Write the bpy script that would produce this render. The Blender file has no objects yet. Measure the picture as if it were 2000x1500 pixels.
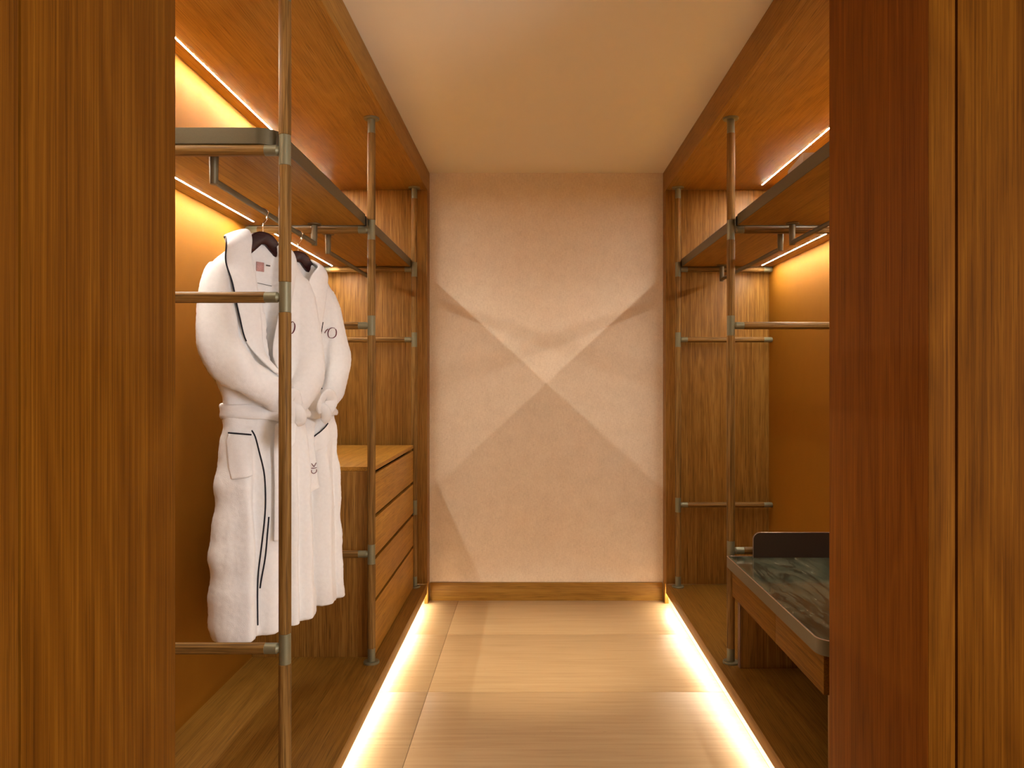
import bpy, bmesh, math, random
from mathutils import Vector, Matrix, noise
from mathutils.bvhtree import BVHTree

random.seed(7)
sc = bpy.context.scene
COL = sc.collection
R = math.radians

# ------------------------------------------------------------------ camera, exposure, light
cam = bpy.data.cameras.new('camera')
cam.sensor_width = 36.0
cam.lens = 26.1
cam.shift_x = -0.020
cam.shift_y = -0.0055
cam.clip_start = 0.02
co = bpy.data.objects.new('camera', cam)
co.location = (0, 0, 1.2735)
co.rotation_euler = (R(90), 0, 0)
COL.objects.link(co)
sc.camera = co
sc.view_settings.view_transform = 'Standard'
sc.view_settings.look = 'None'
sc.view_settings.gamma = 1.0
sc.view_settings.exposure = 0.50
sc.view_settings.use_curve_mapping = False

world = bpy.data.worlds.new('world')
sc.world = world
world.use_nodes = True
world.node_tree.nodes['Background'].inputs[0].default_value = (0.75, 0.85, 1.0, 1)
world.node_tree.nodes['Background'].inputs[1].default_value = 0.3

LEDC = (1.0, 0.94, 0.84)
LED_TOP, LED_SHELF, LED_FLOOR = 370.0, 330.0, 36.0
WHITE = (1.0, 0.93, 0.86)

def area(name, loc, rot, sx, sy, power, color, spread=180):
    l = bpy.data.lights.new(name, 'AREA')
    l.shape = 'RECTANGLE'; l.size = sx; l.size_y = sy
    l.energy = power; l.color = color; l.spread = R(spread)
    o = bpy.data.objects.new(name, l)
    o.location = loc; o.rotation_euler = rot
    COL.objects.link(o)
    return o

# added neutral fill for the robes, set at an unseen side window
area('robe_fill', (2.17, -0.55, 1.35), (R(90), 0, R(90)), 1.2, 1.5, 52.0, (0.98, 0.96, 1.0))

def spot(name, loc, target, power, ang, blend, color, size=0.03):
    l = bpy.data.lights.new(name, 'SPOT')
    l.energy = power; l.spot_size = R(ang); l.spot_blend = blend
    l.color = color; l.shadow_soft_size = size
    o = bpy.data.objects.new(name, l)
    o.location = loc
    d = Vector(target) - Vector(loc)
    o.rotation_euler = d.to_track_quat('-Z', 'Y').to_euler()
    COL.objects.link(o)
    return o

# unseen ceiling downlights; the entrance one is fill added for the near panels
spot('unseen_spot_beam', (0.10, 2.05, 2.40), (0.0, 3.42, 0.0), 150, 31, 1.0, (1.0, 0.86, 0.62))
spot('unseen_spot_beam', (0.10, 0.30, 2.40), (0.10, 0.35, 0.0), 10, 120, 1.0, (1.0, 0.88, 0.70))

# ------------------------------------------------------------------ measures
XL, XR = -0.591, 0.7495          # fronts of the two wardrobes
BL, BR = -1.164, 1.3276          # their back panels
YW = 4.265                       # far wall
YE = 4.167                       # far end panels
YL0, YR0 = 1.229, 1.875          # near ends of the wardrobes
ZC = 2.4525
ZS = 2.331                       # soffit
ZP, ZPB = 0.1185, 0.063          # platform top, underside
POLE_Y = (1.962, 3.015, 4.108)
PXL, PXR = -0.654, 0.8055
RZ = (1.8755, 1.4875, 0.5600)    # cross rail heights

# ------------------------------------------------------------------ helpers
def setp(o, label=None, cat=None, group=None, kind=None):
    if label: o['label'] = label
    if cat: o['category'] = cat
    if group: o['group'] = group
    if kind: o['kind'] = kind
    return o

def thing(name, label, cat, loc=(0, 0, 0), group=None):
    o = bpy.data.objects.new(name, None)
    o.empty_display_size = 0.05
    COL.objects.link(o)
    o.location = loc
    return setp(o, label, cat, group)

class MB:
    """collects shapes, links them as ONE mesh object"""
    def __init__(self): self.bm = bmesh.new()
    def box(self, x0, x1, y0, y1, z0, z1, bev=0.0):
        x0, x1 = sorted((x0, x1)); y0, y1 = sorted((y0, y1)); z0, z1 = sorted((z0, z1))
        b = bmesh.new()
        bmesh.ops.create_cube(b, size=1)
        for v in b.verts:
            v.co = Vector(((x0+x1)/2+v.co.x*(x1-x0), (y0+y1)/2+v.co.y*(y1-y0), (z0+z1)/2+v.co.z*(z1-z0)))
        if bev: bmesh.ops.bevel(b, geom=list(b.edges), offset=bev, segments=2, affect='EDGES', profile=0.6)
        return self.add(b)
    def add(self, b):
        me = bpy.data.meshes.new('t'); b.to_mesh(me); b.free()
        self.bm.from_mesh(me); bpy.data.meshes.remove(me)
        return self
    def lathe(self, prof, p0, axis, seg=32):
        """prof: list of (distance along axis, radius)"""
        a = Vector(axis).normalized()
        t = Vector((0, 0, 1)) if abs(a.z) < .9 else Vector((1, 0, 0))
        u = a.cross(t).normalized(); w = a.cross(u)
        p0 = Vector(p0)
        rings = []
        for d, r in prof:
            rings.append([self.bm.verts.new(p0+a*d+(u*math.cos(2*math.pi*i/seg)+w*math.sin(2*math.pi*i/seg))*r) for i in range(seg)])
        for A, B in zip(rings, rings[1:]):
            for i in range(seg):
                self.bm.faces.new((A[i], A[(i+1) % seg], B[(i+1) % seg], B[i]))
        self.bm.faces.new(rings[0][::-1]); self.bm.faces.new(rings[-1])
        return self
    def cyl(self, p0, p1, r, ch=0.0008, seg=32):
        p0, p1 = Vector(p0), Vector(p1); L = (p1-p0).length
        return self.lathe([(0, r-ch), (ch, r), (L-ch, r), (L, r-ch)], p0, p1-p0, seg)
    def tube(self, pts, r, seg=10, flat=1.0, up=None):
        pts = [Vector(p) for p in pts]
        rs = r if isinstance(r, (list, tuple)) else [r]*len(pts)
        prev = None; rings = []
        for i, p in enumerate(pts):
            a = (pts[min(i+1, len(pts)-1)]-pts[max(i-1, 0)]).normalized()
            if prev is None:
                t = Vector(up) if up else (Vector((0, 0, 1)) if abs(a.z) < .9 else Vector((1, 0, 0)))
                u = (t-a*t.dot(a)).normalized()
            else: u = (prev-a*prev.dot(a)).normalized()
            prev = u; w = a.cross(u)
            rings.append([self.bm.verts.new(p+(u*math.cos(2*math.pi*k/seg)+w*flat*math.sin(2*math.pi*k/seg))*rs[i]) for k in range(seg)])
        for A, B in zip(rings, rings[1:]):
            for k in range(seg): self.bm.faces.new((A[k], A[(k+1) % seg], B[(k+1) % seg], B[k]))
        self.bm.faces.new(rings[0][::-1]); self.bm.faces.new(rings[-1])
        return self
    def prism(self, outline, z0, z1, plane='XY', bev=0.0):
        """closed outline extruded between z0 and z1 along the axis missing from plane"""
        b = bmesh.new()
        def P(a, c, h): return {'XY': (a, c, h), 'XZ': (a, h, c), 'YZ': (h, a, c)}[plane]
        A = [b.verts.new(P(x, y, z0)) for x, y in outline]
        B = [b.verts.new(P(x, y, z1)) for x, y in outline]
        n = len(A)
        for i in range(n): b.faces.new((A[i], A[(i+1) % n], B[(i+1) % n], B[i]))
        b.faces.new(A[::-1]); b.faces.new(B)
        bmesh.ops.recalc_face_normals(b, faces=b.faces)
        if bev:
            es = [e for e in b.edges if abs(e.calc_face_angle(0)) > 0.8]
            bmesh.ops.bevel(b, geom=es, offset=bev, segments=2, affect='EDGES', profile=0.6)
        return self.add(b)
    def build(self, name, mat, parent=None, smooth=True, sharp=35):
        bmesh.ops.recalc_face_normals(self.bm, faces=self.bm.faces)
        me = bpy.data.meshes.new(name)
        org = Vector((0, 0, 0))
        p = parent
        while p: org += p.location; p = p.parent
        for v in self.bm.verts: v.co -= org
        if smooth:
            for f in self.bm.faces: f.smooth = True
            for e in self.bm.edges:
                if e.calc_face_angle(0) > R(sharp): e.smooth = False
        self.bm.to_mesh(me); self.bm.free()
        o = bpy.data.objects.new(name, me)
        COL.objects.link(o)
        if parent: o.parent = parent
        if mat: me.materials.append(mat)
        return o

# ------------------------------------------------------------------ materials
def nodes(name):
    m = bpy.data.materials.new(name); m.use_nodes = True
    nt = m.node_tree
    return m, nt, nt.nodes['Principled BSDF']

def N(nt, t, **kw):
    n = nt.nodes.new(t)
    for k, v in kw.items(): setattr(n, k, v)
    return n

def ramp(nt, fac, stops):
    r = N(nt, 'ShaderNodeValToRGB')
    while len(r.color_ramp.elements) < len(stops): r.color_ramp.elements.new(0.5)
    for e, (p, c) in zip(r.color_ramp.elements, stops):
        e.position = p; e.color = (*c, 1)
    nt.links.new(fac, r.inputs[0])
    return r.outputs[0]

def noise_tex(nt, vec, scale, detail=4, rough=0.55, dist=0.0):
    n = N(nt, 'ShaderNodeTexNoise')
    n.inputs['Scale'].default_value = scale; n.inputs['Detail'].default_value = detail
    n.inputs['Roughness'].default_value = rough; n.inputs['Distortion'].default_value = dist
    nt.links.new(vec, n.inputs['Vector'])
    return n.outputs['Fac']

def mapping(nt, scale, loc=(0, 0, 0), rot=(0, 0, 0)):
    tc = N(nt, 'ShaderNodeTexCoord'); mp = N(nt, 'ShaderNodeMapping')
    mp.inputs['Scale'].default_value = scale; mp.inputs['Location'].default_value = loc
    mp.inputs['Rotation'].default_value = rot
    nt.links.new(tc.outputs['Object'], mp.inputs[0])
    return mp.outputs[0]

def mixc(nt, fac, a, b, mode='MIX'):
    m = N(nt, 'ShaderNodeMix', data_type='RGBA', blend_type=mode)
    for s, v in ((m.inputs['Factor'], fac), (m.inputs['A'], a), (m.inputs['B'], b)):
        if hasattr(v, 'links') or hasattr(v, 'is_linked'): nt.links.new(v, s)
        elif isinstance(v, (int, float)): s.default_value = v
        else: s.default_value = (*v, 1)
    return m.outputs['Result']

def math_n(nt, op, a, b=None):
    m = N(nt, 'ShaderNodeMath', operation=op)
    for s, v in ((m.inputs[0], a), (m.inputs[1], b)):
        if v is None: continue
        if isinstance(v, (int, float)): s.default_value = v
        else: nt.links.new(v, s)
    return m.outputs[0]

def bump(nt, bs, h, strength, dist=0.001):
    b = N(nt, 'ShaderNodeBump'); b.inputs['Strength'].default_value = strength
    b.inputs['Distance'].default_value = dist
    nt.links.new(h, b.inputs['Height']); nt.links.new(b.outputs[0], bs.inputs['Normal'])

def wood(name, c_dark, c_mid, c_light, axis='Z', fine=1.0, fig=1.0, rough=0.45, off=0.0, pores=0.5, figw=1.0, spec=0.2):
    m, nt, bs = nodes(name)
    def sc3(al, ac):
        return {'X': (al, ac, ac), 'Y': (ac, al, ac), 'Z': (ac, ac, al)}[axis]
    big = noise_tex(nt, mapping(nt, sc3(0.45, 3.2*fig), (off, off*.7, off*.3)), 1.6, 3, 0.5, 0.6)
    # growth rings: bands of the slow noise give cathedral figure
    rings = math_n(nt, 'FRACT', math_n(nt, 'MULTIPLY', big, 9.0))
    tri = math_n(nt, 'ABSOLUTE', math_n(nt, 'SUBTRACT', rings, 0.5))
    fineN = noise_tex(nt, mapping(nt, sc3(1.6, 260*fine), (off, 0, 0)), 1.0, 4, 0.65)
    streak = noise_tex(nt, mapping(nt, sc3(0.5, 22*fine), (0, off, 0)), 1.0, 4, 0.6)
    pore = noise_tex(nt, mapping(nt, sc3(9, 520*fine), (0, off, 0)), 1.0, 2, 0.5)
    s = math_n(nt, 'ADD', math_n(nt, 'MULTIPLY', tri, 0.20*figw), math_n(nt, 'MULTIPLY', fineN, 0.75))
    s = math_n(nt, 'ADD', s, math_n(nt, 'MULTIPLY', streak, 0.30))
    col = ramp(nt, s, [(0.38, c_dark), (0.58, c_mid), (0.78, c_light)])
    pm = ramp(nt, pore, [(0.34, (1, 1, 1)), (0.44, (0, 0, 0))])
    col = mixc(nt, math_n(nt, 'MULTIPLY', pm, pores), col, tuple(x*0.35 for x in c_dark))
    nt.links.new(col, bs.inputs['Base Color'])
    bs.inputs['Roughness'].default_value = rough
    bs.inputs['Specular IOR Level'].default_value = spec
    bump(nt, bs, math_n(nt, 'ADD', fineN, math_n(nt, 'MULTIPLY', pore, 0.6)), 0.25, 0.0006)
    return m

D, Mi, Li = (0.225, 0.104, 0.0125), (0.340, 0.168, 0.026), (0.43, 0.232, 0.046)
wood_z = wood('oak_veneer_vertical', D, Mi, Li, 'Z')
wood_end = wood('oak_veneer_figured', (0.155, 0.060, 0.007), (0.275, 0.122, 0.019), (0.41, 0.205, 0.043), 'Z', fig=1.7, off=3.1, pores=0.75, fine=1.5)
wood_y = wood('oak_veneer_lengthwise', D, Mi, Li, 'Y', off=1.3)
wood_platform_shaded = wood('oak_platform_shaded', (0.15, 0.062, 0.006), (0.24, 0.108, 0.014), (0.32, 0.155, 0.026), 'Y', off=1.8)  # darker copy of the oak, shade on the platforms put into the colour
wood_x = wood('oak_veneer_crosswise', D, Mi, Li, 'X', off=2.2)
wood_drawer = wood('oak_veneer_drawers', (0.25, 0.103, 0.011), (0.39, 0.175, 0.021), (0.50, 0.25, 0.040), 'Y', off=5.2, fine=0.8)
wood_bench = wood('oak_veneer_bench', (0.11, 0.042, 0.003), (0.19, 0.078, 0.006), (0.26, 0.115, 0.011), 'Y', off=6.1, rough=0.6, spec=0.06)
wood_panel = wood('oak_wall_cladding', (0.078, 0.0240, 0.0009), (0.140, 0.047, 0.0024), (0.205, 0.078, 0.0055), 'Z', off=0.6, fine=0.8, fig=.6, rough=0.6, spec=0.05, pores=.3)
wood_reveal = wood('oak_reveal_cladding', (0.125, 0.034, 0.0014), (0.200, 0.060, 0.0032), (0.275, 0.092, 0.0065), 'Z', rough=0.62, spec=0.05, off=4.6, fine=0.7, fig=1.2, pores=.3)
PD, PM, PL = (0.050, 0.021, 0.004), (0.22, 0.110, 0.026), (0.38, 0.215, 0.065)
pole_z = wood('walnut_pole', PD, PM, PL, 'Z', fine=0.6, fig=6, off=1.9, rough=0.5, spec=0.12)
rail_x = wood('walnut_rail', PD, PM, PL, 'X', fine=0.6, fig=6, off=2.9, rough=0.5, spec=0.12)

def metal(name, c, rough=0.38, met=0.85):
    m, nt, bs = nodes(name)
    n = noise_tex(nt, mapping(nt, (40, 40, 40)), 8, 3)
    nt.links.new(ramp(nt, n, [(0.3, tuple(x*0.92 for x in c)), (0.7, c)]), bs.inputs['Base Color'])
    bs.inputs['Roughness'].default_value = rough; bs.inputs['Metallic'].default_value = met
    return m
bronze = metal('brushed_bronze', (0.225, 0.205, 0.120), 0.45, 0.45)
bronze_dark = metal('olive_bronze_trim', (0.120, 0.098, 0.052), 0.42, 0.5)
bronze_rod = metal('bronze_rod', (0.15, 0.118, 0.062), 0.48, 0.4)
chrome = metal('polished_hook', (0.75, 0.66, 0.58), 0.15, 1.0)
brown_plate = metal('dark_brown_plate', (0.065, 0.040, 0.026), 0.45, 0.25)
edge_copper = metal('copper_edge', (0.62, 0.44, 0.34), 0.30, 0.8)

def plain(name, c, rough=0.7, spec=0.3, nscale=60, var=0.06, bstr=0.0, bscale=200):
    m, nt, bs = nodes(name)
    n = noise_tex(nt, mapping(nt, (1, 1, 1)), nscale, 4)
    nt.links.new(ramp(nt, n, [(0.25, tuple(x*(1-var) for x in c)), (0.75, tuple(min(1, x*(1+var)) for x in c))]), bs.inputs['Base Color'])
    bs.inputs['Roughness'].default_value = rough; bs.inputs['Specular IOR Level'].default_value = spec
    if bstr: bump(nt, bs, noise_tex(nt, mapping(nt, (1, 1, 1)), bscale, 4), bstr, 0.001)
    return m
paint = plain('ceiling_paint', (0.93, 0.85, 0.69), 0.9, 0.1, 3, 0.01)
leather = plain('amber_leather', (0.262, 0.097, 0.0060), 0.7, 0.08, 14, 0.03, 0.15, 420)
shadow_gap = plain('shadow_gap', (0.006, 0.003, 0.002), 0.9, 0.05)
rubber = plain('black_rubber', (0.008, 0.007, 0.006), 0.7, 0.2)
dark_hanger = wood('mahogany_hanger', (0.018, 0.004, 0.003), (0.030, 0.006, 0.005), (0.045, 0.009, 0.007), 'X', rough=0.25)
pale_box = plain('pale_card', (0.62, 0.50, 0.42), 0.7)
terry_a = plain('white_terry_cloth', (0.90, 0.885, 0.87), 0.95, 0.08, 90, 0.03, 0.9, 520)
terry_b = plain('cream_terry_lining', (0.9, 0.84, 0.76), 0.95, 0.08, 90, 0.03, 0.7, 520)
piping_m = plain('navy_piping', (0.012, 0.011, 0.018), 0.7, 0.2)
thread_m = plain('burgundy_thread', (0.13, 0.022, 0.035), 0.6, 0.3)
label_m = plain('pink_woven_label', (0.66, 0.36, 0.33), 0.8, 0.1, 300, 0.3)
grey_thread = plain('grey_thread', (0.10, 0.085, 0.075), 0.8)

def glow(name, strength, c=LEDC):
    m, nt, bs = nodes(name)
    nt.nodes.remove(bs)
    e = N(nt, 'ShaderNodeEmission'); e.inputs[0].default_value = (*c, 1); e.inputs[1].default_value = strength
    nt.links.new(e.outputs[0], nt.nodes['Material Output'].inputs[0])
    return m
led_top = glow('led_diffuser_soffit', LED_TOP)
led_shelf = glow('led_diffuser_shelf', LED_SHELF)
led_floor = glow('led_diffuser_plinth', LED_FLOOR, (1.0, 0.90, 0.74))
lamp_glow = glow('lamp_glass', 8)

def linen():
    m, nt, bs = nodes('linen_wallcovering')
    a = noise_tex(nt, mapping(nt, (420, 420, 60)), 1, 3, 0.6)
    b = noise_tex(nt, mapping(nt, (60, 60, 420)), 1, 3, 0.6)
    c = noise_tex(nt, mapping(nt, (14, 14, 14)), 1, 4, 0.6)
    s = math_n(nt, 'ADD', math_n(nt, 'MULTIPLY', math_n(nt, 'ADD', a, b), 0.40), math_n(nt, 'MULTIPLY', c, 0.2))
    nt.links.new(ramp(nt, s, [(0.36, (0.70, 0.565, 0.415)), (0.5, (0.82, 0.675, 0.515)), (0.64, (0.91, 0.775, 0.605))]), bs.inputs['Base Color'])
    bs.inputs['Roughness'].default_value = 0.92; bs.inputs['Specular IOR Level'].default_value = 0.1
    bump(nt, bs, s, 0.3, 0.001)
    return m
linen_m = linen()

def travertine():
    m, nt, bs = nodes('travertine_tiles')
    s1 = noise_tex(nt, mapping(nt, (1.6, 38, 38)), 1.3, 6, 0.62, 0.3)
    s2 = noise_tex(nt, mapping(nt, (4, 120, 120)), 1, 3, 0.6)
    pit = noise_tex(nt, mapping(nt, (40, 170, 170)), 1, 2, 0.5)
    s = math_n(nt, 'ADD', math_n(nt, 'MULTIPLY', s1, 0.75), math_n(nt, 'MULTIPLY', s2, 0.25))
    col = ramp(nt, s, [(0.34, (0.43, 0.272, 0.128)), (0.5, (0.50, 0.328, 0.162)), (0.66, (0.54, 0.365, 0.190))])
    pf = ramp(nt, pit, [(0.245, (1, 1, 1)), (0.275, (0, 0, 0))])
    col = mixc(nt, math_n(nt, 'MULTIPLY', pf, 0.45), col, (0.16, 0.09, 0.045))
    nt.links.new(col, bs.inputs['Base Color'])
    bs.inputs['Roughness'].default_value = 0.42; bs.inputs['Specular IOR Level'].default_value = 0.4
    bump(nt, bs, s, 0.05, 0.001)
    return m
stone = travertine()
grout = plain('grout', (0.16, 0.095, 0.05), 0.9)

def marble():
    m, nt, bs = nodes('green_quartzite')
    v = mapping(nt, (8, 1.8, 2), (0, 0, 0), (0, 0, R(-32)))
    w1 = noise_tex(nt, v, 1.9, 7, 0.62, 1.2)
    w2 = noise_tex(nt, mapping(nt, (7, 1.6, 2), (3, 1, 0), (0, 0, R(-38))), 1.3, 6, 0.6, 0.8)
    base = ramp(nt, w1, [(0.32, (0.022, 0.028, 0.017)), (0.47, (0.070, 0.072, 0.042)), (0.60, (0.120, 0.108, 0.062)), (0.74, (0.22, 0.21, 0.15))])
    vein = ramp(nt, w2, [(0.46, (0, 0, 0)), (0.497, (1, 1, 1)), (0.515, (1, 1, 1)), (0.55, (0, 0, 0))])
    col = mixc(nt, math_n(nt, 'MULTIPLY', vein, 0.8), base, (0.035, 0.022, 0.010))
    nt.links.new(col, bs.inputs['Base Color'])
    bs.inputs['Roughness'].default_value = 0.10; bs.inputs['Specular IOR Level'].default_value = 0.4
    return m
marble_m = marble()

def struct(o): return setp(o, kind='structure')

# ------------------------------------------------------------------ the room
mb = MB()
ys = [-1.75, -1.053, -0.375, 0.303, 0.981, 1.659, 2.337, 3.015, 3.693, 4.285]
xs = [-2.0, -1.625, -0.425, 0.775, 1.975, 2.2]
g = 0.0009
for i in range(len(xs)-1):
    for j in range(len(ys)-1):
        mb.box(xs[i]+g, xs[i+1]-g, ys[j]+g, ys[j+1]-g, -0.02, 0.0, 0.0004)
fl = struct(mb.build('floor', stone))
MB().box(-2.0, 2.2, -1.75, 4.285, -0.04, -0.0016).build('floor_bed', grout, fl)
struct(MB().box(-2.0, 2.2, -1.75, 4.285, ZC, ZC+0.05).build('ceiling', paint))
struct(MB().box(XL-0.65, XR+0.65, YW, YW+0.06, 0.0, ZC).build('wall_back', linen_m))
bb = struct(MB().box(XL+0.004, XR-0.004, YW-0.012, YW, 0.0, 0.103, 0.001).build('baseboard_back', wood_x))

# left cladding beside the camera, with its shadow gap
struct(MB().box(XL-0.03, -2.0, -1.75, YL0, 0.0, ZC).build('wall_left', shadow_gap))
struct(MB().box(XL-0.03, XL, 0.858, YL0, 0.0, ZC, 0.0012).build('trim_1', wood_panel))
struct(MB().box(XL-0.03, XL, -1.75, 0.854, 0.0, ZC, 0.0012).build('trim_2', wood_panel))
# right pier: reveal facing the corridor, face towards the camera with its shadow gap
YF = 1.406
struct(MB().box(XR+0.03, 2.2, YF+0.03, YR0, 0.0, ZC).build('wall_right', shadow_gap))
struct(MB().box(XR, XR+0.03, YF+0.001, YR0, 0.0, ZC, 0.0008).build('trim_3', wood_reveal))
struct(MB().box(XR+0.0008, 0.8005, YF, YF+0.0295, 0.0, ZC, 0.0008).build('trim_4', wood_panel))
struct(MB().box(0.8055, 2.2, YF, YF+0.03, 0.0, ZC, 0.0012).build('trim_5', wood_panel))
# vestibule: wall behind the camera, side wall with a window added for the fill
struct(MB().box(-0.62, 2.25, -1.80, -1.75, 0, ZC).build('wall_front', paint))
mb = MB()
mb.box(2.2, 2.25, -1.75, -1.20, 0, ZC); mb.box(2.2, 2.25, 0.10, YF+0.5, 0, ZC)
mb.box(2.2, 2.25, -1.20, 0.10, 0, 0.55); mb.box(2.2, 2.25, -1.20, 0.10, 2.15, ZC)
struct(mb.build('wall_vestibule', paint))
mb = MB()
for y in (-1.20, -0.57, 0.06): mb.box(2.205, 2.24, y, y+0.04, 0.55, 2.15, 0.002)
for z in (0.55, 2.11): mb.box(2.205, 2.24, -1.20, 0.10, z, z+0.04, 0.002)
struct(mb.build('added_window_1', paint))

# ------------------------------------------------------------------ wardrobes
def wardrobe(s, label):
    X0, XB, Y0 = (XL, BL, YL0) if s < 0 else (XR, BR, YR0)
    def X(d): return X0+s*d                      # distance behind the front
    t = thing('open_wardrobe', label, 'wardrobe', (X(0.3), 2.8, 0.0), 'open wardrobes')
    MB().box(XB, XB+s*0.03, Y0, YW, 0.0, ZS).build('back_panel', leather, t)
    MB().box(X0, XB, YE, YW-0.001, ZP, ZS, 0.0008).build('end_panel', wood_end, t)
    MB().box(X0, X(0.02), YE+0.03, YW-0.001, 0.0, ZP, 0.0005).build('end_panel_foot', wood_z, t)
    MB().box(X0+s*0.05, XB, Y0, Y0+0.022, ZP, ZS, 0.0008).build('end_panel', wood_z, t)
    MB().box(X(0.0205), XB, Y0, YE, ZS, ZS+0.03, 0.0004).build('top_panel', wood_y, t)
    MB().box(X0, X(0.02), Y0, YW-0.001, ZS, ZC-0.002, 0.0008).build('fascia', wood_y, t)
    MB().box(X0, XB, Y0, YE, ZPB+0.004, ZP, 0.0012).build('platform', wood_platform_shaded, t)
    MB().box(X(0.07), X(0.085), Y0, YW-0.001, 0.0, ZPB+0.003).build('kick_board', wood_y, t)
    MB().box(X(0.018), X(0.032), Y0+0.02, YW-0.03, ZPB-0.004, ZPB+0.003, 0.0006).build('light_strip', led_floor, t)
    d = XB-s*0.054 if s < 0 else XB-s*0.072
    MB().box(d-0.0027, d+0.0027, Y0+0.05, 4.06, ZS-0.00015, ZS+0.002).build('light_strip', led_top, t)
    return t
wl = wardrobe(-1, 'left open wardrobe of oak and amber leather, holding the robes and the drawer unit')
wr = wardrobe(1, 'right open wardrobe of oak and amber leather, behind the stone-topped bench')

# ------------------------------------------------------------------ poles with cross rails
def pole(s, y, label, lower=True):
    px = PXL if s < 0 else PXR
    XB = BL if s < 0 else BR
    r = 0.0162
    t = thing('upright_pole', label, 'pole', (px, y, ZP), 'upright poles of the wardrobes')
    rz = list(RZ)
    if s > 0: rz[2] = 0.574
    cols = [(z-0.040, z+0.040) for z in rz]
    cols.append((ZP+0.008, ZP+0.060)); cols.append((ZS-0.063, ZS-0.007))
    cuts = sorted(cols)
    segs = []
    a = None
    for c0, c1 in cuts:
        if a is not None: segs.append((a, c0))
        a = c1
    for z0, z1 in segs:
        MB().cyl((px, y, z0+0.0002), (px, y, z1-0.0002), r, 0.0012).build('shaft', pole_z, t)
    for c0, c1 in cuts:
        MB().cyl((px, y, c0), (px, y, c1), r-0.0006, 0.0006).build('collar', bronze, t)
    MB().lathe([(0, 0.032), (0.006, 0.032), (0.0085, 0.0295), (0.0085, 0.014)], (px, y, ZP), (0, 0, 1), 40).build('base_flange', bronze, t)
    MB().lathe([(0, 0.032), (0.005, 0.032), (0.0075, 0.0295), (0.0075, 0.014)], (px, y, ZS), (0, 0, -1), 40).build('top_flange', bronze, t)
    for k, z in enumerate(rz):
        if k == 2 and not lower: continue
        rr = 0.0150
        xe = XB-s*0.0005
        p = MB().cyl((px+s*0.052, y, z), (xe-s*0.048, y, z), rr, 0.0008).build('cross_rail', rail_x, t)
        MB().lathe([(0, 0.010), (0.002, 0.0105), (0.007, rr-0.0006), (0.0405, rr-0.0006)], (px+s*0.0135, y, z), (s, 0, 0)).build('sleeve', bronze, p)
        MB().lathe([(0, rr-0.0006), (0.042, rr-0.0006), (0.047, rr-0.003)], (xe-s*0.048, y, z), (s, 0, 0)).build('sleeve', bronze, p)
    return t
pole(-1, POLE_Y[0], 'nearest walnut pole with bronze collars, rising in front of the white robes')
pole(-1, POLE_Y[1], 'walnut pole in front of the near corner of the drawer unit')
pole(-1, POLE_Y[2], 'left walnut pole beside the far wall, behind the drawer unit', False)
pole(1, POLE_Y[0], 'right walnut pole behind the dark pier, at the near end of the bench')
pole(1, POLE_Y[1], 'walnut pole at the far corner of the stone-topped bench')
pole(1, POLE_Y[2], 'right walnut pole beside the far wall with three short rails')

# ------------------------------------------------------------------ shelves
def rrect(x0, x1, y0, y1, rad, corners, n=10, rf=None):
    """outline; corners = set of 'nn','nf' rounded: (x side at x0, y near / far)"""
    pts = []
    sx = 1 if x1 > x0 else -1
    def arc(cx, cy, a0, a1):
        for i in range(n+1):
            a = a0+(a1-a0)*i/n
            pts.append((cx+sx*rad*math.cos(a), cy+rad*math.sin(a)))
    pts.append((x1, y0))
    pts.append((x1, y1))
    if 'f' in corners:
        rad, keep = rf or rad, rad
        arc(x0+sx*rad, y1-rad, math.pi/2, math.pi)
        rad = keep
    else: pts.append((x0, y1))
    if 'n' in corners: arc(x0+sx*rad, y0+rad, math.pi, 1.5*math.pi)
    else: pts.append((x0, y0))
    return pts
SZ0, SZ1 = 1.8905, 1.9325
def shelf(s, y0, y1, label, ls, le):
    xf = -0.6725 if s < 0 else 0.8240
    XB = BL if s < 0 else BR
    xb = XB-s*0.001
    t = thing('shelf', label, 'shelf', (xf+s*0.2, (y0+y1)/2, SZ0), 'high shelves of the wardrobes')
    board = MB().prism(rrect(xf+s*0.003, xb, y0+0.003, y1-0.003, 0.055, 'nf', rf=0.012), SZ0+0.001, SZ1-0.001).build('board', wood_y, t)
    # edge band that wraps the front and both ends
    o = [p for p in rrect(xf, xb, y0, y1, 0.058, 'nf', rf=0.015)]
    i_ = [p for p in rrect(xf+s*0.003, xb, y0+0.003, y1-0.003, 0.055, 'nf', rf=0.012)]
    mb = MB(); bm = mb.bm
    n = len(o)
    V = [[bm.verts.new((p[0], p[1], z)) for p in q] for q, z in ((o, SZ0), (o, SZ1), (i_, SZ1), (i_, SZ0))]
    idx = list(range(1, n))+[0]
    for a, b in zip(idx, idx[1:]):
        for k in range(4):
            bm.faces.new((V[k][a], V[k][b], V[(k+1) % 4][b], V[(k+1) % 4][a]))
    for e in (idx[0], idx[-1]): bm.faces.new([V[k][e] for k in range(4)])
    mb.build('edge_band', bronze_dark, t)
    MB().box(xf+s*0.002, xf+s*0.018, y1+0.0004, y1+0.022, SZ0+0.002, SZ1-0.002, 0.002).build('spacer', rubber, t)
    d = BL+0.063 if s < 0 else BR-0.072
    MB().box(d-0.0028, d+0.0028, ls, le, SZ0+0.0008, SZ0+0.002).build('light_strip', led_shelf, t)
    return t
shelf(-1, 1.950, 2.998, 'oak shelf with rounded bronze edge over the two hanging robes', 1.99, 2.93)
shelf(-1, 3.042, 4.112, 'far left oak shelf with bronze edge above the drawer unit', 3.07, 4.08)
shelf(1, 1.985, 2.998, 'oak shelf carrying the small pale box, above the bench', 2.02, 2.93)
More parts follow.
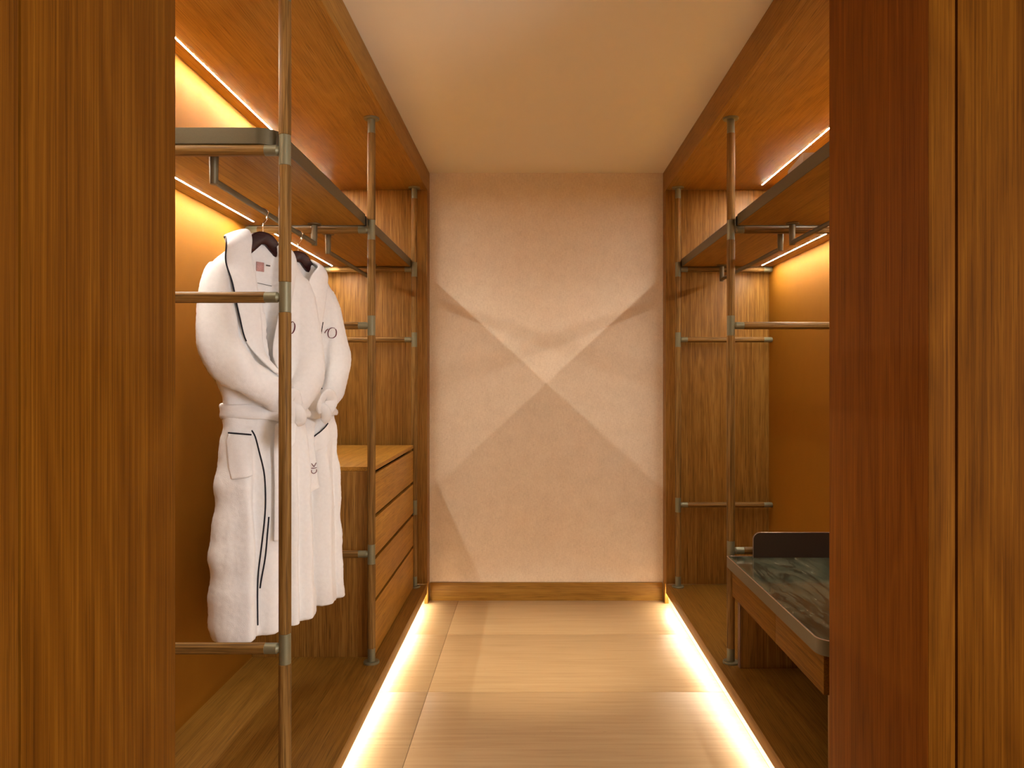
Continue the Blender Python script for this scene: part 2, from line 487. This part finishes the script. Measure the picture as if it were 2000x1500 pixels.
shelf(1, 3.042, 4.112, 'far right oak shelf with bronze edge beside the far wall', 3.07, 4.06)

# ------------------------------------------------------------------ hanging rods under the shelves
RODZ = 1.8135
def rod(s, y0, y1, label):
    x = -0.871 if s < 0 else 1.032
    t = thing('hanging_rod', label, 'clothes rod', (x, y0, RODZ), 'bronze hanging rods')
    MB().cyl((x, y0-0.004, RODZ), (x, y1+0.004, RODZ), 0.0088).build('rod', bronze_rod, t)
    for y in (y0, y1):
        b = MB().lathe([(0, 0.0100), (0.002, 0.0112), (SZ0-RODZ+0.003, 0.0125)], (x, y, RODZ-0.010), (0, 0, 1)).build('bracket', bronze_rod, t)
        MB().lathe([(0, 0.026), (0.003, 0.026), (0.0048, 0.024), (0.0048, 0.012)], (x, y, SZ0), (0, 0, -1), 36).build('mounting_disc', bronze_rod, b)
    return t
rod(-1, 2.030, 2.965, 'bronze rod from which both white robes hang')
rod(-1, 3.165, 4.030, 'empty bronze rod under the far left shelf, over the drawer unit')
rod(1, 2.060, 2.950, 'bronze rod under the right shelf, above the bench')
rod(1, 3.090, 4.045, 'empty bronze rod under the far right shelf beside the far wall')

# ------------------------------------------------------------------ drawer unit
def dresser():
    x0, x1, y0, y1 = -0.655, BL+0.002, 3.078, 4.078
    t = thing('drawer_unit', 'oak chest with four wide handle-free drawers at the far left', 'drawers', (-0.9, 3.58, ZP))
    zt = 0.908-0.0015
    MB().box(x0, x1, y0, y1, 0.889, zt, 0.0012).build('top_board', wood_drawer, t)
    for a in (y0, y1-0.018):
        MB().box(x0-0.018, x1, a, a+0.018, ZP, 0.8885, 0.0006).build('side_panel', wood_end, t)
    MB().box(x0-0.045, x1, y0+0.0185, y1-0.0185, ZP+0.001, 0.888).build('carcass', shadow_gap, t)
    for z0, z1 in ((0.708, 0.876), (0.534, 0.6925), (0.3565, 0.5185), (0.125, 0.3415)):
        mb = MB()
        # drawer front under a finger gap
        mb.prism([(x0, z0), (x0, z1), (x0-0.019, z1-0.003), (x0-0.019, z0)], y0+0.001, y1-0.001, 'XZ', 0.0008)
        mb.build('drawer', wood_drawer, t)
    return t
dresser()

# ------------------------------------------------------------------ bench with stone top
def bench():
    x0, x1, y0, y1 = 0.785, BR-0.001, 2.022, 2.996
    zt = 0.556
    t = thing('luggage_bench', 'low bench with green stone top, bronze rim and oak apron', 'bench', (1.05, 2.5, ZP))
    MB().prism(rrect(x0+0.0045, x1, y0+0.0045, y1-0.0045, 0.046, 'n'), zt-0.02, zt-0.0005).build('stone_top', marble_m, t)
    o = rrect(x0, x1, y0, y1, 0.050, 'n'); i_ = rrect(x0+0.0045, x1, y0+0.0045, y1-0.0045, 0.0455, 'n')
    mb = MB(); bm = mb.bm; n = len(o); zb = zt-0.044
    V = [[bm.verts.new((p[0], p[1], z)) for p in q] for q, z in ((o, zb), (o, zt), (i_, zt), (i_, zb))]
    idx = list(range(1, n))+[0]
    for a, b in zip(idx, idx[1:]):
        for k in range(4): bm.faces.new((V[k][a], V[k][b], V[(k+1) % 4][b], V[(k+1) % 4][a]))
    for e in (idx[0], idx[-1]): bm.faces.new([V[k][e] for k in range(4)])
    mb.build('rim', bronze_dark, t)
    mb = MB()
    mb.tube([Vector((p[0]+0.0016 if False else p[0], p[1], zt)) for p in (o[i] for i in idx)], 0.0014, 8)
    mb.build('bright_edge', edge_copper, t)
    zbot = 0.402
    for a, b in ((y0+0.02, 2.449), (2.4515, y1-0.018)):
        MB().box(0.801, 0.819, a, b, zbot, zb-0.0005, 0.0008).build('drawer', wood_bench, t)
    MB().box(0.822, x1, y0+0.03, y1-0.02, zbot+0.012, zb-0.001).build('carcass', wood_y, t)
    MB().box(0.830, x1, y1-0.038, y1-0.014, ZP, zbot+0.0115, 0.0006).build('end_support', wood_end, t)
    MB().box(0.8245, 0.8295, y1-0.038, y1-0.014, ZP, zb-0.0005, 0.0004).build('support_edging', edge_copper, t)
    MB().box(0.830, x1, y0+0.04, y0+0.064, ZP, zbot+0.0115, 0.0006).build('end_support', wood_end, t)
    # guard plate standing on the far end of the top, upper corner rounded
    xa, za, rr = 0.884, zt, 0.028
    pts = [(x1, za), (x1, za+0.100)]
    for k in range(9):
        a = math.pi/2+math.pi/2*k/8
        pts.append((xa+rr+rr*math.cos(a), za+0.100-rr+rr*math.sin(a)))
    pts.append((xa, za))
    p = MB().prism(pts, y1-0.024, y1-0.014, 'XZ').build('guard_plate', brown_plate, t)
    MB().tube([Vector((a, y1-0.024, b)) for a, b in pts[1:]], 0.0011, 8).build('bright_edge', edge_copper, p)
    MB().box(x1-0.010, x1, y0+0.04, y1-0.026, za, za+0.10, 0.001).build('guard_plate', brown_plate, t)
    return t
bench()

# small flat box on the right shelf
bt = MB()
c, s_ = math.cos(R(-6)), math.sin(R(-6))
q = [(-0.0, -0.10), (0.11, -0.10), (0.11, 0.10), (-0.0, 0.10)]
bt.prism([(0.832+x*c-y*s_, 2.352+x*s_+y*c) for x, y in q], SZ1, SZ1+0.026, 'XY', 0.002)
setp(bt.build('flat_box', pale_box), 'small pale flat box lying on the right shelf above the bench', 'box')

# unseen downlights: corridor one makes the floor pool, entrance one is added fill
for (x, y) in ((0.10, 2.05), (0.10, 0.30)):
    t = thing('unseen_downlight', 'round recessed downlight in the ceiling over the ' + ('corridor' if y > 1 else 'entrance, added as fill'), 'ceiling light', (x, y, ZC), 'ceiling downlights')
    MB().lathe([(0, 0.045), (0.004, 0.044), (0.004, 0.030), (0.001, 0.030)], (x, y, ZC), (0, 0, -1), 36).build('trim_ring', paint, t)

#ROBES#
# ------------------------------------------------------------------ bathrobes on hangers
def L(u, v, z): return Vector((u, -v, z-RODZ))

def link_local(mb, name, mat, parent, mods=(), sharp=60):
    bmesh.ops.recalc_face_normals(mb.bm, faces=mb.bm.faces)
    for f in mb.bm.faces: f.smooth = True
    me = bpy.data.meshes.new(name); mb.bm.to_mesh(me); mb.bm.free()
    o = bpy.data.objects.new(name, me); COL.objects.link(o); o.parent = parent
    me.materials.append(mat)
    for kind, kw in mods:
        m = o.modifiers.new(kind.lower(), kind)
        for k, v in kw.items(): setattr(m, k, v)
    return o

def interp(tab, x):
    """tab sorted by falling first value"""
    if x >= tab[0][0]: return tab[0][1]
    for (a, fa), (b, fb) in zip(tab, tab[1:]):
        if x >= b:
            t = (a-x)/(a-b); t = t*t*(3-2*t)*0.35+t*0.65
            return fa+(fb-fa)*t
    return tab[-1][1]

def catmull(P, n=8):
    P = [Vector(p) for p in P]; out = []
    for i in range(len(P)-1):
        p0, p1, p2, p3 = P[max(i-1, 0)], P[i], P[i+1], P[min(i+2, len(P)-1)]
        for k in range(n):
            t = k/n
            out.append(0.5*((2*p1)+(p2-p0)*t+(2*p0-5*p1+4*p2-p3)*t*t+(3*p1-p0-3*p2+p3)*t**3))
    out.append(P[-1]); return out

def gauss(x, c, w): return math.exp(-((x-c)/w)**2)

UL = [(1.715, -.045), (1.70, -.085), (1.675, -.130), (1.645, -.170), (1.60, -.200), (1.55, -.212), (1.45, -.212), (1.36, -.195),
      (1.27, -.165), (1.19, -.140), (1.13, -.138), (1.08, -.152), (0.93, -.170), (0.80, -.185), (0.60, -.188), (0.455, -.178)]
UR = [(1.715, .045), (1.70, .070), (1.675, .105), (1.645, .140), (1.60, .168), (1.55, .178), (1.45, .180), (1.36, .178),
      (1.27, .170), (1.19, .165), (1.13, .165), (1.08, .175), (0.93, .182), (0.80, .188), (0.60, .195), (0.455, .205)]
DP = [(1.715, .026), (1.66, .036), (1.60, .046), (1.50, .050), (1.36, .050), (1.19, .056), (1.13, .056), (1.0, .066), (0.7, .074), (0.455, .078)]

def make_body(p, parent):
    zt, zb = 1.715, p['hem']
    nz, nu = 150, 96
    mb = MB(); bm = mb.bm
    zc = p['vclose']
    def wv(z): return max(0.0, 0.062*min(1, (z-zc)/(1.70-zc))) if z > zc else 0
    def env(z): return min(1, max(0, (1.12-z)/0.25))
    rows = []
    for i in range(nz+1):
        z = zt+(zb-zt)*i/nz
        l, r = interp(UL, z), interp(UR, z); d = interp(DP, z)
        l += 0.004*math.sin(z*31+p['ph'])+0.003*math.sin(z*57+1); r += 0.004*math.sin(z*27+p['ph']*2)+0.003*math.sin(z*49)
        row = []
        for side in (1, -1):
            js = range(nu+1) if side > 0 else range(nu-1, 0, -1)
            for j in js:
                s = math.sin((j/nu-0.5)*math.pi)
                u = (l+r)/2+(r-l)/2*s
                e = max(0.0, 1-s*s)**0.5
                v = side*d*e**0.8
                if side > 0:
                    k = env(z)*e
                    for a, c, w, dr in p['folds']:
                        v += k*a*gauss(u, c+dr*(1.1-z), w)
                    ku = min(1, max(0, (z-1.16)/0.12))*min(1, max(0, (1.425-z)/.06))*e
                    for a, c, w, dr in p['ufolds']:
                        v += ku*a*gauss(u, c+dr*(z-1.16), w)
                    w_ = wv(z)
                    if w_ > 0 and abs(u-(-.005)) < w_: v = -.006*min(1, (w_-abs(u+.005))/.006+.0)
                    # front edge of the overlapping panel
                    if z < 1.12:
                        ue = interp(p['edge'], z)
                        v += 0.010*(1/(1+math.exp(-(ue-u)/0.003)))*e*(1 if u > ue-.12 else 0.4)
                else:
                    v -= env(z)*e*(0.012*math.sin(u*52+p['ph'])+.006*math.sin(u*91))
                row.append(bm.verts.new(L(u, v, z+(p['lift']*gauss(u, p['liftu'], .03) if i == nz else 0))))
        rows.append(row)
    n = len(rows[0])
    for A, B in zip(rows, rows[1:]):
        for k in range(n): bm.faces.new((A[k], A[(k+1) % n], B[(k+1) % n], B[k]))
    bm.faces.new(rows[0]); bm.faces.new(rows[-1][::-1])
    # sleeves, bent at the elbow, cuffs tucked under the belt
    for pts, rs, fl in p['sleeves']:
        P = catmull([L(*q) for q in pts], 6)
        rr = []
        for i in range(len(P)):
            f = i/(len(P)-1)*(len(rs)-1); a = int(min(f, len(rs)-2))
            rr.append(rs[a]+(rs[a+1]-rs[a])*(f-a))
        mb.tube(P, rr, 28, fl, up=(1, 0, 0))
    bmesh.ops.recalc_face_normals(bm, faces=bm.faces)
    o = link_local(mb, 'robe_body', terry_a, parent, [
        ('REMESH', dict(mode='VOXEL', voxel_size=0.0048, use_smooth_shade=True)),
        ('SMOOTH', dict(factor=0.6, iterations=3))])
    dg = bpy.context.evaluated_depsgraph_get()
    me = bpy.data.meshes.new_from_object(o.evaluated_get(dg))
    o.modifiers.clear(); o.data = me
    # plush wrinkles
    nrm = [v.normal.copy() for v in me.vertices]
    for v, vn in zip(me.vertices, nrm):
        c = v.co.copy(); zz = c.z+RODZ
        nn = noise.noise(Vector((c.x*16, c.y*16, c.z*5+p['ph'])))*0.0065
        nn += noise.noise(Vector((c.x*9+c.z*7, c.y*9, c.z*9-c.x*8+p['ph'])))*0.0075*min(1, max(0, (zz-1.12)/.1))
        nn += noise.noise(c*70)*0.0010+noise.noise(c*160)*0.0006
        v.co = c+vn*nn
    for f in me.polygons: f.use_smooth = True
    if not me.materials: me.materials.append(terry_a)
    return o

def make_robe(p, y0, ang, label, hlabel):
    loc = (-0.871, y0, RODZ)
    h = thing('coat_hanger', hlabel, 'hanger', loc, 'hangers carrying the bathrobes')
    h.rotation_euler = (0, 0, R(ang))
    up = [(0, 1.7470), (.016, 1.7455), (.032, 1.740), (.048, 1.728), (.062, 1.709), (.080, 1.686), (.110, 1.656), (.140, 1.640)]
    lo = [(.140, 1.626), (.110, 1.638), (.075, 1.654), (.05, 1.668), (.025, 1.690), (.010, 1.704), (0, 1.706)]
    out = up+lo[:-1]
    out = out+[(-a, b) for a, b in (up[1:]+lo)[::-1]][0:]
    seen = []; 
    for q in out:
        if q not in seen: seen.append(q)
    mb = MB()
    mb.prism([(a, b-RODZ) for a, b in seen], -0.008, 0.008, 'XZ', 0.0035)
    link_local(mb, 'hanger_arms', dark_hanger, h)
    pts = [L(0, 0, 1.744), L(0, 0, 1.766), L(.004, 0, 1.778), L(.014, 0, 1.790)]
    for k in range(15):
        a = R(-35)+R(215)*k/14
        pts.append(L(.0195*math.cos(a), 0, RODZ+0.0112*math.sin(a)))
    mb = MB(); mb.tube(catmull(pts, 3), 0.0021, 10, up=(0, 1, 0)); link_local(mb, 'hook', chrome, h)

    t = thing('bathrobe', label, 'bathrobe', loc, 'white bathrobes on hangers')
    t.rotation_euler = (0, 0, R(ang))
    body = make_body(p, t)
    bvh = BVHTree.FromPolygons([v.co for v in body.data.vertices], [tuple(f.vertices) for f in body.data.polygons])
    def surf(u, z, off=0.0):
        hit, nr, _, _ = bvh.ray_cast(L(u, .6, z), Vector((0, 1, 0)))
        if hit is None: return L(u, .03, z)
        return hit+Vector((0, -off, 0))
    def vof(u, z): return -surf(u, z).y

    # shawl collar: ribbon from the front edge over the shoulder and round the neck
    def lapel(inner, outer, sgn, name='lapel'):
        IN, OU = [], []
        for (u, z), (uu, zz) in zip(inner, outer):
            fi = min(1, max(0, (1.70-z)/.10))
            vi = max(vof(u, z), 0.028)+0.010 if z < 1.66 else 0.050
            vo = max(vof(uu, zz), 0.02)+0.008
            if zz > 1.66: vo = 0.040
            vm = max(vi, vo)
            if z < 1.66: vi = vm
            IN.append(L(u, vi, z)); OU.append(L(uu, vo, zz))
        if sgn < 0:
            bi = [L(0, -.046, 1.712), L(-.036, -.040, 1.726), L(-.060, -.012, 1.742), L(-.068, .022, 1.736)]
            bo = [L(0, -.066, 1.640), L(-.075, -.060, 1.672), L(-.132, -.016, 1.708), L(-.150, .020, 1.702)]
        else:
            bi = [L(0, -.046, 1.706), L(.028, -.038, 1.712), L(.050, -.012, 1.722), L(.056, .016, 1.714)]
            bo = [L(0, -.066, 1.640), L(.055, -.060, 1.660), L(.092, -.016, 1.690), L(.104, .016, 1.682)]
        I = catmull(bi+IN, 7); O = catmull(bo+OU, 7)
        mb = MB(); bm = mb.bm; rows = []
        for a, b in zip(I, O):
            row = []
            for k in range(9):
                f = k/8
                q = a.lerp(b, f)
                q += Vector((0, -0.008*math.sin(f*math.pi), 0.004*math.sin(f*math.pi)))
                row.append(bm.verts.new(q))
            rows.append(row)
        for A, B in zip(rows, rows[1:]):
            for k in range(8): bm.faces.new((A[k], A[k+1], B[k+1], B[k]))
        o = link_local(mb, name, terry_a, t, [
            ('SOLIDIFY', dict(thickness=0.009, offset=0.0)), ('SUBSURF', dict(levels=1, render_levels=1))])
        return o, I, O
    lo_, LI, LO = lapel(p['lin'], p['lout'], -1)
    ro_, RI, RO = lapel(p['rin'], p['rout'], 1)
    def strip(P, r=0.0021, name='piping', mat=piping_m, par=None, up=None):
        mb = MB(); mb.tube(P, r, 8, up=up); return link_local(mb, name, mat, par or t)
    strip([q+Vector((0, -0.003, 0)) for q in LO[14:p['lpipe']]], 0.0024, par=lo_)
    a, b = p['rpipe']
    strip([q+Vector((0, -0.003, 0)) for q in RO[a:b]], 0.0022, par=ro_)

    def onsurf(pts, r=0.0021, off=0.0012, name='piping', mat=piping_m, n=5, par=None):
        P = catmull([Vector((u, z, 0)) for u, z in pts], n)
        Q = [surf(q.x, q.y, off) for q in P]
        for _ in range(2): Q = [Q[0]]+[(Q[i-1]+Q[i]*2+Q[i+1])/4 for i in range(1, len(Q)-1)]+[Q[-1]]
        return strip(Q, r, name, mat, par)
    for pts in p['pipes']: onsurf(pts, 0.0024, par=body)
    # inside of the neck: sewn label and seam
    def back_v(u, z): return vof(u, z)
    mb = MB(); 
    lv = vof(-.012, 1.632)+0.003
    mb.add(_box(L(-.024, lv-.001, 1.618), L(.004, lv+.001, 1.648)))
    link_local(mb, 'sewn_label', label_m, body)
    lv = vof(.022, 1.64)+.0035
    mb = MB(); mb.add(_box(L(.012, lv-.001, 1.6385), L(.027, lv+.001, 1.6425)))
    link_local(mb, 'size_tag', grey_thread, body)
    if p['vclose'] < 1.5:
        sv = max(vof(-.01, 1.576), vof(.03, 1.575), vof(.05, 1.575) if vof(.05, 1.575) < .02 else 0)+.0025
        strip([L(-.030, sv, 1.580), L(.045, sv, 1.574)], .0009, 'seam', grey_thread, par=body)

    # pockets
    for poly in p['pockets']:
        mb = MB(); bm = mb.bm
        (a, b, c, d) = poly; rows = []
        for i in range(13):
            f = i/12; row = []
            p0 = Vector(a).lerp(Vector(d), f); p1 = Vector(b).lerp(Vector(c), f)
            for j in range(13):
                q = p0.lerp(p1, j/12); row.append(bm.verts.new(surf(q.x, q.y, .006)))
            rows.append(row)
        for A, B in zip(rows, rows[1:]):
            for k in range(12): bm.faces.new((A[k], A[k+1], B[k+1], B[k]))
        pk = link_local(mb, 'pocket', terry_a, t, [('SOLIDIFY', dict(thickness=0.007, offset=0)), ('SUBSURF', dict(levels=1, render_levels=1))])
        P = [Vector(a).lerp(Vector(b), k/10) for k in range(11)]
        strip([surf(q.x, q.y, .0115) for q in P], 0.0024, par=pk)

    # belt round the waist with knot, loop and hanging ends
    ring = []
    nseg = 72
    for k in range(nseg+1):
        a = 2*math.pi*k/nseg
        c, s = math.cos(a), math.sin(a)
        zc = p['beltz']-0.008*s-0.004*c+0.003*math.sin(3*a)
        o_ = L(.013+c*.6, s*.6, zc); d = (L(.013, 0, zc)-o_).normalized()
        hit, nr, _, _ = bvh.ray_cast(o_, d)
        q = hit if hit else L(.013+c*.16, s*.06, zc)
        ring.append(q-d*0.006)
    ring = ring[:-1]
    for _ in range(4): ring = [(ring[i-1]+ring[i]*2+ring[(i+1) % len(ring)])/4 for i in range(len(ring))]
    mb = MB(); bm = mb.bm; rings = []
    m = len(ring)
    for i, q in enumerate(ring):
        a = ring[(i+1) % m]-ring[i-1]; a.z = 0; a.normalize()
        nrm = Vector((a.y, -a.x, 0)); 
        tw = 0.25*math.sin(i*0.5)+0.2*math.sin(i*.23+1)
        w = 0.0235+0.002*math.sin(i*.7)
        row = []
        for k in range(16):
            b = 2*math.pi*k/16
            zz, nn = math.cos(b)*w, math.sin(b)*0.0085*(1+0.35*math.cos(b*3+i*.2))
            row.append(bm.verts.new(q+Vector((0, 0, 1))*(zz*math.cos(tw)-nn*math.sin(tw))+nrm*(zz*math.sin(tw)+nn*math.cos(tw))))
        rings.append(row)
    for i in range(m):
        A, B = rings[i], rings[(i+1) % m]
        for k in range(16): bm.faces.new((A[k], A[(k+1) % 16], B[(k+1) % 16], B[k]))
    belt = link_local(mb, 'belt', terry_a, t)
    ku = p['knot']; kz = p['beltz']-.004; kv = vof(ku, kz+.05)+0.030
    kv = max(kv, -min(q.y for q in ring if abs(q.x-ku) < .03)+0.016)
    mb = MB()
    mb.tube(catmull([L(ku-.020, kv-.006, kz+.020), L(ku-.006, kv+.010, kz+.012), L(ku+.004, kv+.013, kz-.004), L(ku+.012, kv+.004, kz-.024), L(ku+.008, kv-.008, kz-.03)], 5), [.012]+[.019]*19+[.014], 14, 0.75)
    link_local(mb, 'knot', terry_a, belt)
    for lp in p['loops']:
        mb = MB()
        P = catmull([L(ku+a, kv+v, kz+z) for a, v, z in lp], 6)
        rr = [.022+.003*math.sin(i*.5) for i in range(len(P))]; rr[0] = .014; rr[-1] = .014
        mb.tube(P, rr, 14, 0.38, up=(0.3, 0, 1))
        link_local(mb, 'loop', terry_a, belt)
    for (pts, w) in p['ends']:
        mb = MB()
        P = catmull([L(u, vof(u, z)+.014+dv, z) for u, z, dv in pts], 8)
        mb.tube(P, [w*.75]+[w]*(len(P)-1), 16, 0.28, up=(1, 0, 0))
        link_local(mb, 'belt_end', terry_a, belt)
    # embroidery
    cu, cz = p['mono']
    ringp = []
    for k in range(27):
        a = R(70)+R(352)*k/26
        x, y = .0135*math.cos(a), .0200*math.sin(a)
        t_ = R(-14)
        ringp.append((cu+x*math.cos(t_)-y*math.sin(t_), cz+x*math.sin(t_)+y*math.cos(t_)))
    onsurf(ringp, [0.0009+0.0011*abs(math.cos(R(70)+R(352)*(i/104))) for i in range(105)], .0042, 'embroidery', thread_m, 4, par=body)
    onsurf([(cu-.029, cz-.002), (cu-.024, cz+.006), (cu-.014, cz+.014)], .0015, .0036, 'embroidery', thread_m, par=body)
    # letters on the belt end, reading sideways
    if p['ok']:
        u0, z0 = p['ok']
        vv = vof(u0, z0)+.014+p['okd']
        S = [[(-.011, .013+.0), (-.002, .003), (0, 0.001)], [(.010, .014), (.003, .004), (0, .001)], [(-.012, -.0035), (0, -.0045), (.012, -.0035)],
             [(-.011, -.010), (-.0115, -.017), (-.006, -.022), (0, -.0235), (.006, -.022), (.0115, -.017), (.011, -.010)]]
        for st in S:
            mb = MB(); mb.tube(catmull([L(u0+a, vv, z0+b) for a, b in st], 4), .0013, 8)
            link_local(mb, 'embroidery', thread_m, belt)
    return t

def _box(a, b):
    m = bmesh.new(); bmesh.ops.create_cube(m, size=1)
    for v in m.verts: v.co = Vector(((a[i]+b[i])/2+v.co[i]*abs(a[i]-b[i]) for i in range(3)))
    return m

SL = ([(-.150, -.002, 1.615), (-.174, .012, 1.54), (-.188, .030, 1.45), (-.192, .050, 1.37), (-.146, .075, 1.297), (-.055, .082, 1.245), (.012, .072, 1.190), (.030, .05, 1.16)],
      [.040, .058, .062, .068, .066, .056, .044, .030], 0.72)
SR = ([(.135, -.002, 1.605), (.150, .010, 1.54), (.158, .022, 1.45), (.156, .040, 1.365), (.142, .060, 1.300), (.108, .070, 1.235), (.075, .062, 1.185), (.06, .045, 1.16)],
      [.038, .050, .053, .055, .052, .048, .040, .028], 0.70)
robe1 = dict(hem=.470, ph=0.3, vclose=1.30, lift=.0, liftu=0,
    folds=[(.034, -.120, .024, 0), (-.030, -.078, .016, .02), (.012, -.02, .03, 0), (-.024, .030, .010, 0), (.018, .065, .02, 0), (-.026, .100, .012, 0), (.020, .14, .02, 0)],
    ufolds=[(.012, .085, .012, .1), (-.018, .110, .009, .1), (.014, .135, .012, .05), (-.014, .155, .008, .05)],
    edge=[(1.12, -.078), (1.09, -.062), (1.03, -.050), (.97, -.042), (.87, -.040), (.75, -.048), (.62, -.054), (.45, -.058)],
    sleeves=[SL, SR],
    lin=[(-.080, 1.705), (-.078, 1.655), (-.070, 1.58), (-.058, 1.46), (-.040, 1.35), (-.005, 1.27)],
    lout=[(-.166, 1.672), (-.160, 1.625), (-.151, 1.56), (-.132, 1.465), (-.100, 1.375), (-.045, 1.29)], lpipe=56,
    rin=[(.056, 1.692), (.052, 1.655), (.042, 1.58), (.006, 1.46), (-.008, 1.35), (-.014, 1.27)],
    rout=[(.106, 1.658), (.098, 1.625), (.080, 1.56), (.046, 1.465), (.020, 1.375), (.008, 1.29)], rpipe=(16, 30),
    pipes=[[(-.084, 1.112), (-.073, 1.092), (-.062, 1.033), (-.052, .968), (-.050, .872), (-.058, .746), (-.064, .62), (-.067, .505)],
           [(-.041, .84), (-.046, .76), (-.050, .696), (-.058, .618)]],
    pockets=[((-.150, 1.108), (-.094, 1.100), (-.098, .975), (-.150, .965))],
    beltz=1.168, knot=.020,
    loops=[[(0, 0, 0), (-.03, .012, .02), (-.045, .014, .045), (-.02, .014, .055), (.0, .008, .02)],
           [(-.01, 0, -.01), (-.060, .014, -.036), (-.074, .022, -.078), (-.054, .024, -.084), (-.03, .010, -.03)]],
    ends=[([(.004, 1.13, .018), (-.002, 1.05, .010), (-.006, .95, .006), (-.010, .85, .006), (-.012, .765, .006)], .027)],
    mono=(.075, 1.440), ok=(-.008, .865), okd=.0165)
robe2 = dict(hem=.428, ph=4.7, vclose=1.56, lift=.0, liftu=0,
    folds=[(.018, -.12, .03, 0), (-.034, .022, .012, 0), (.028, .075, .030, 0), (.012, -.04, .03, 0), (-.024, .130, .012, .02), (.014, .165, .018, .02)],
    ufolds=[(-.020, .075, .009, .1), (.014, .10, .014, .08), (-.020, .128, .008, .06), (.012, .15, .014, .04)],
    edge=[(1.12, -.03), (1.0, -.02), (.8, -.01), (.45, .0)],
    sleeves=[SL, SR],
    lin=[(-.060, 1.705), (-.046, 1.655), (-.034, 1.58), (-.024, 1.46), (-.015, 1.35), (-.005, 1.27)],
    lout=[(-.146, 1.672), (-.140, 1.625), (-.125, 1.56), (-.110, 1.465), (-.085, 1.375), (-.045, 1.29)], lpipe=48,
    rin=[(.050, 1.692), (.018, 1.655), (-.010, 1.58), (-.028, 1.46), (-.032, 1.35), (-.034, 1.25)],
    rout=[(.104, 1.662), (.096, 1.615), (.085, 1.54), (.062, 1.440), (.036, 1.325), (.010, 1.235)], rpipe=(46, 64),
    pipes=[],
    pockets=[((.004, 1.050), (.084, 1.104), (.110, 1.045), (.018, .995))],
    beltz=1.158, knot=-.016,
    loops=[[(0, 0, 0), (-.012, .006, .03), (.002, .010, .058), (.026, .010, .056), (.040, .008, .036), (.012, .004, .006)]],
    ends=[([(-.020, 1.12, .018), (-.036, 1.07, .014), (-.035, .98, .010), (-.028, .90, .010), (-.022, .872, .010)], .025)],
    mono=(.117, 1.447), ok=(-.031, .955), okd=.0225)
make_robe(robe1, 2.40, 58, 'front white bathrobe with navy piping, hanging nearest behind the walnut pole', 'dark hanger inside the front white bathrobe')
make_robe(robe2, 2.76, 58, 'rear white bathrobe with tied belt and embroidered letters, beside the drawer unit', 'dark hanger inside the rear white bathrobe')
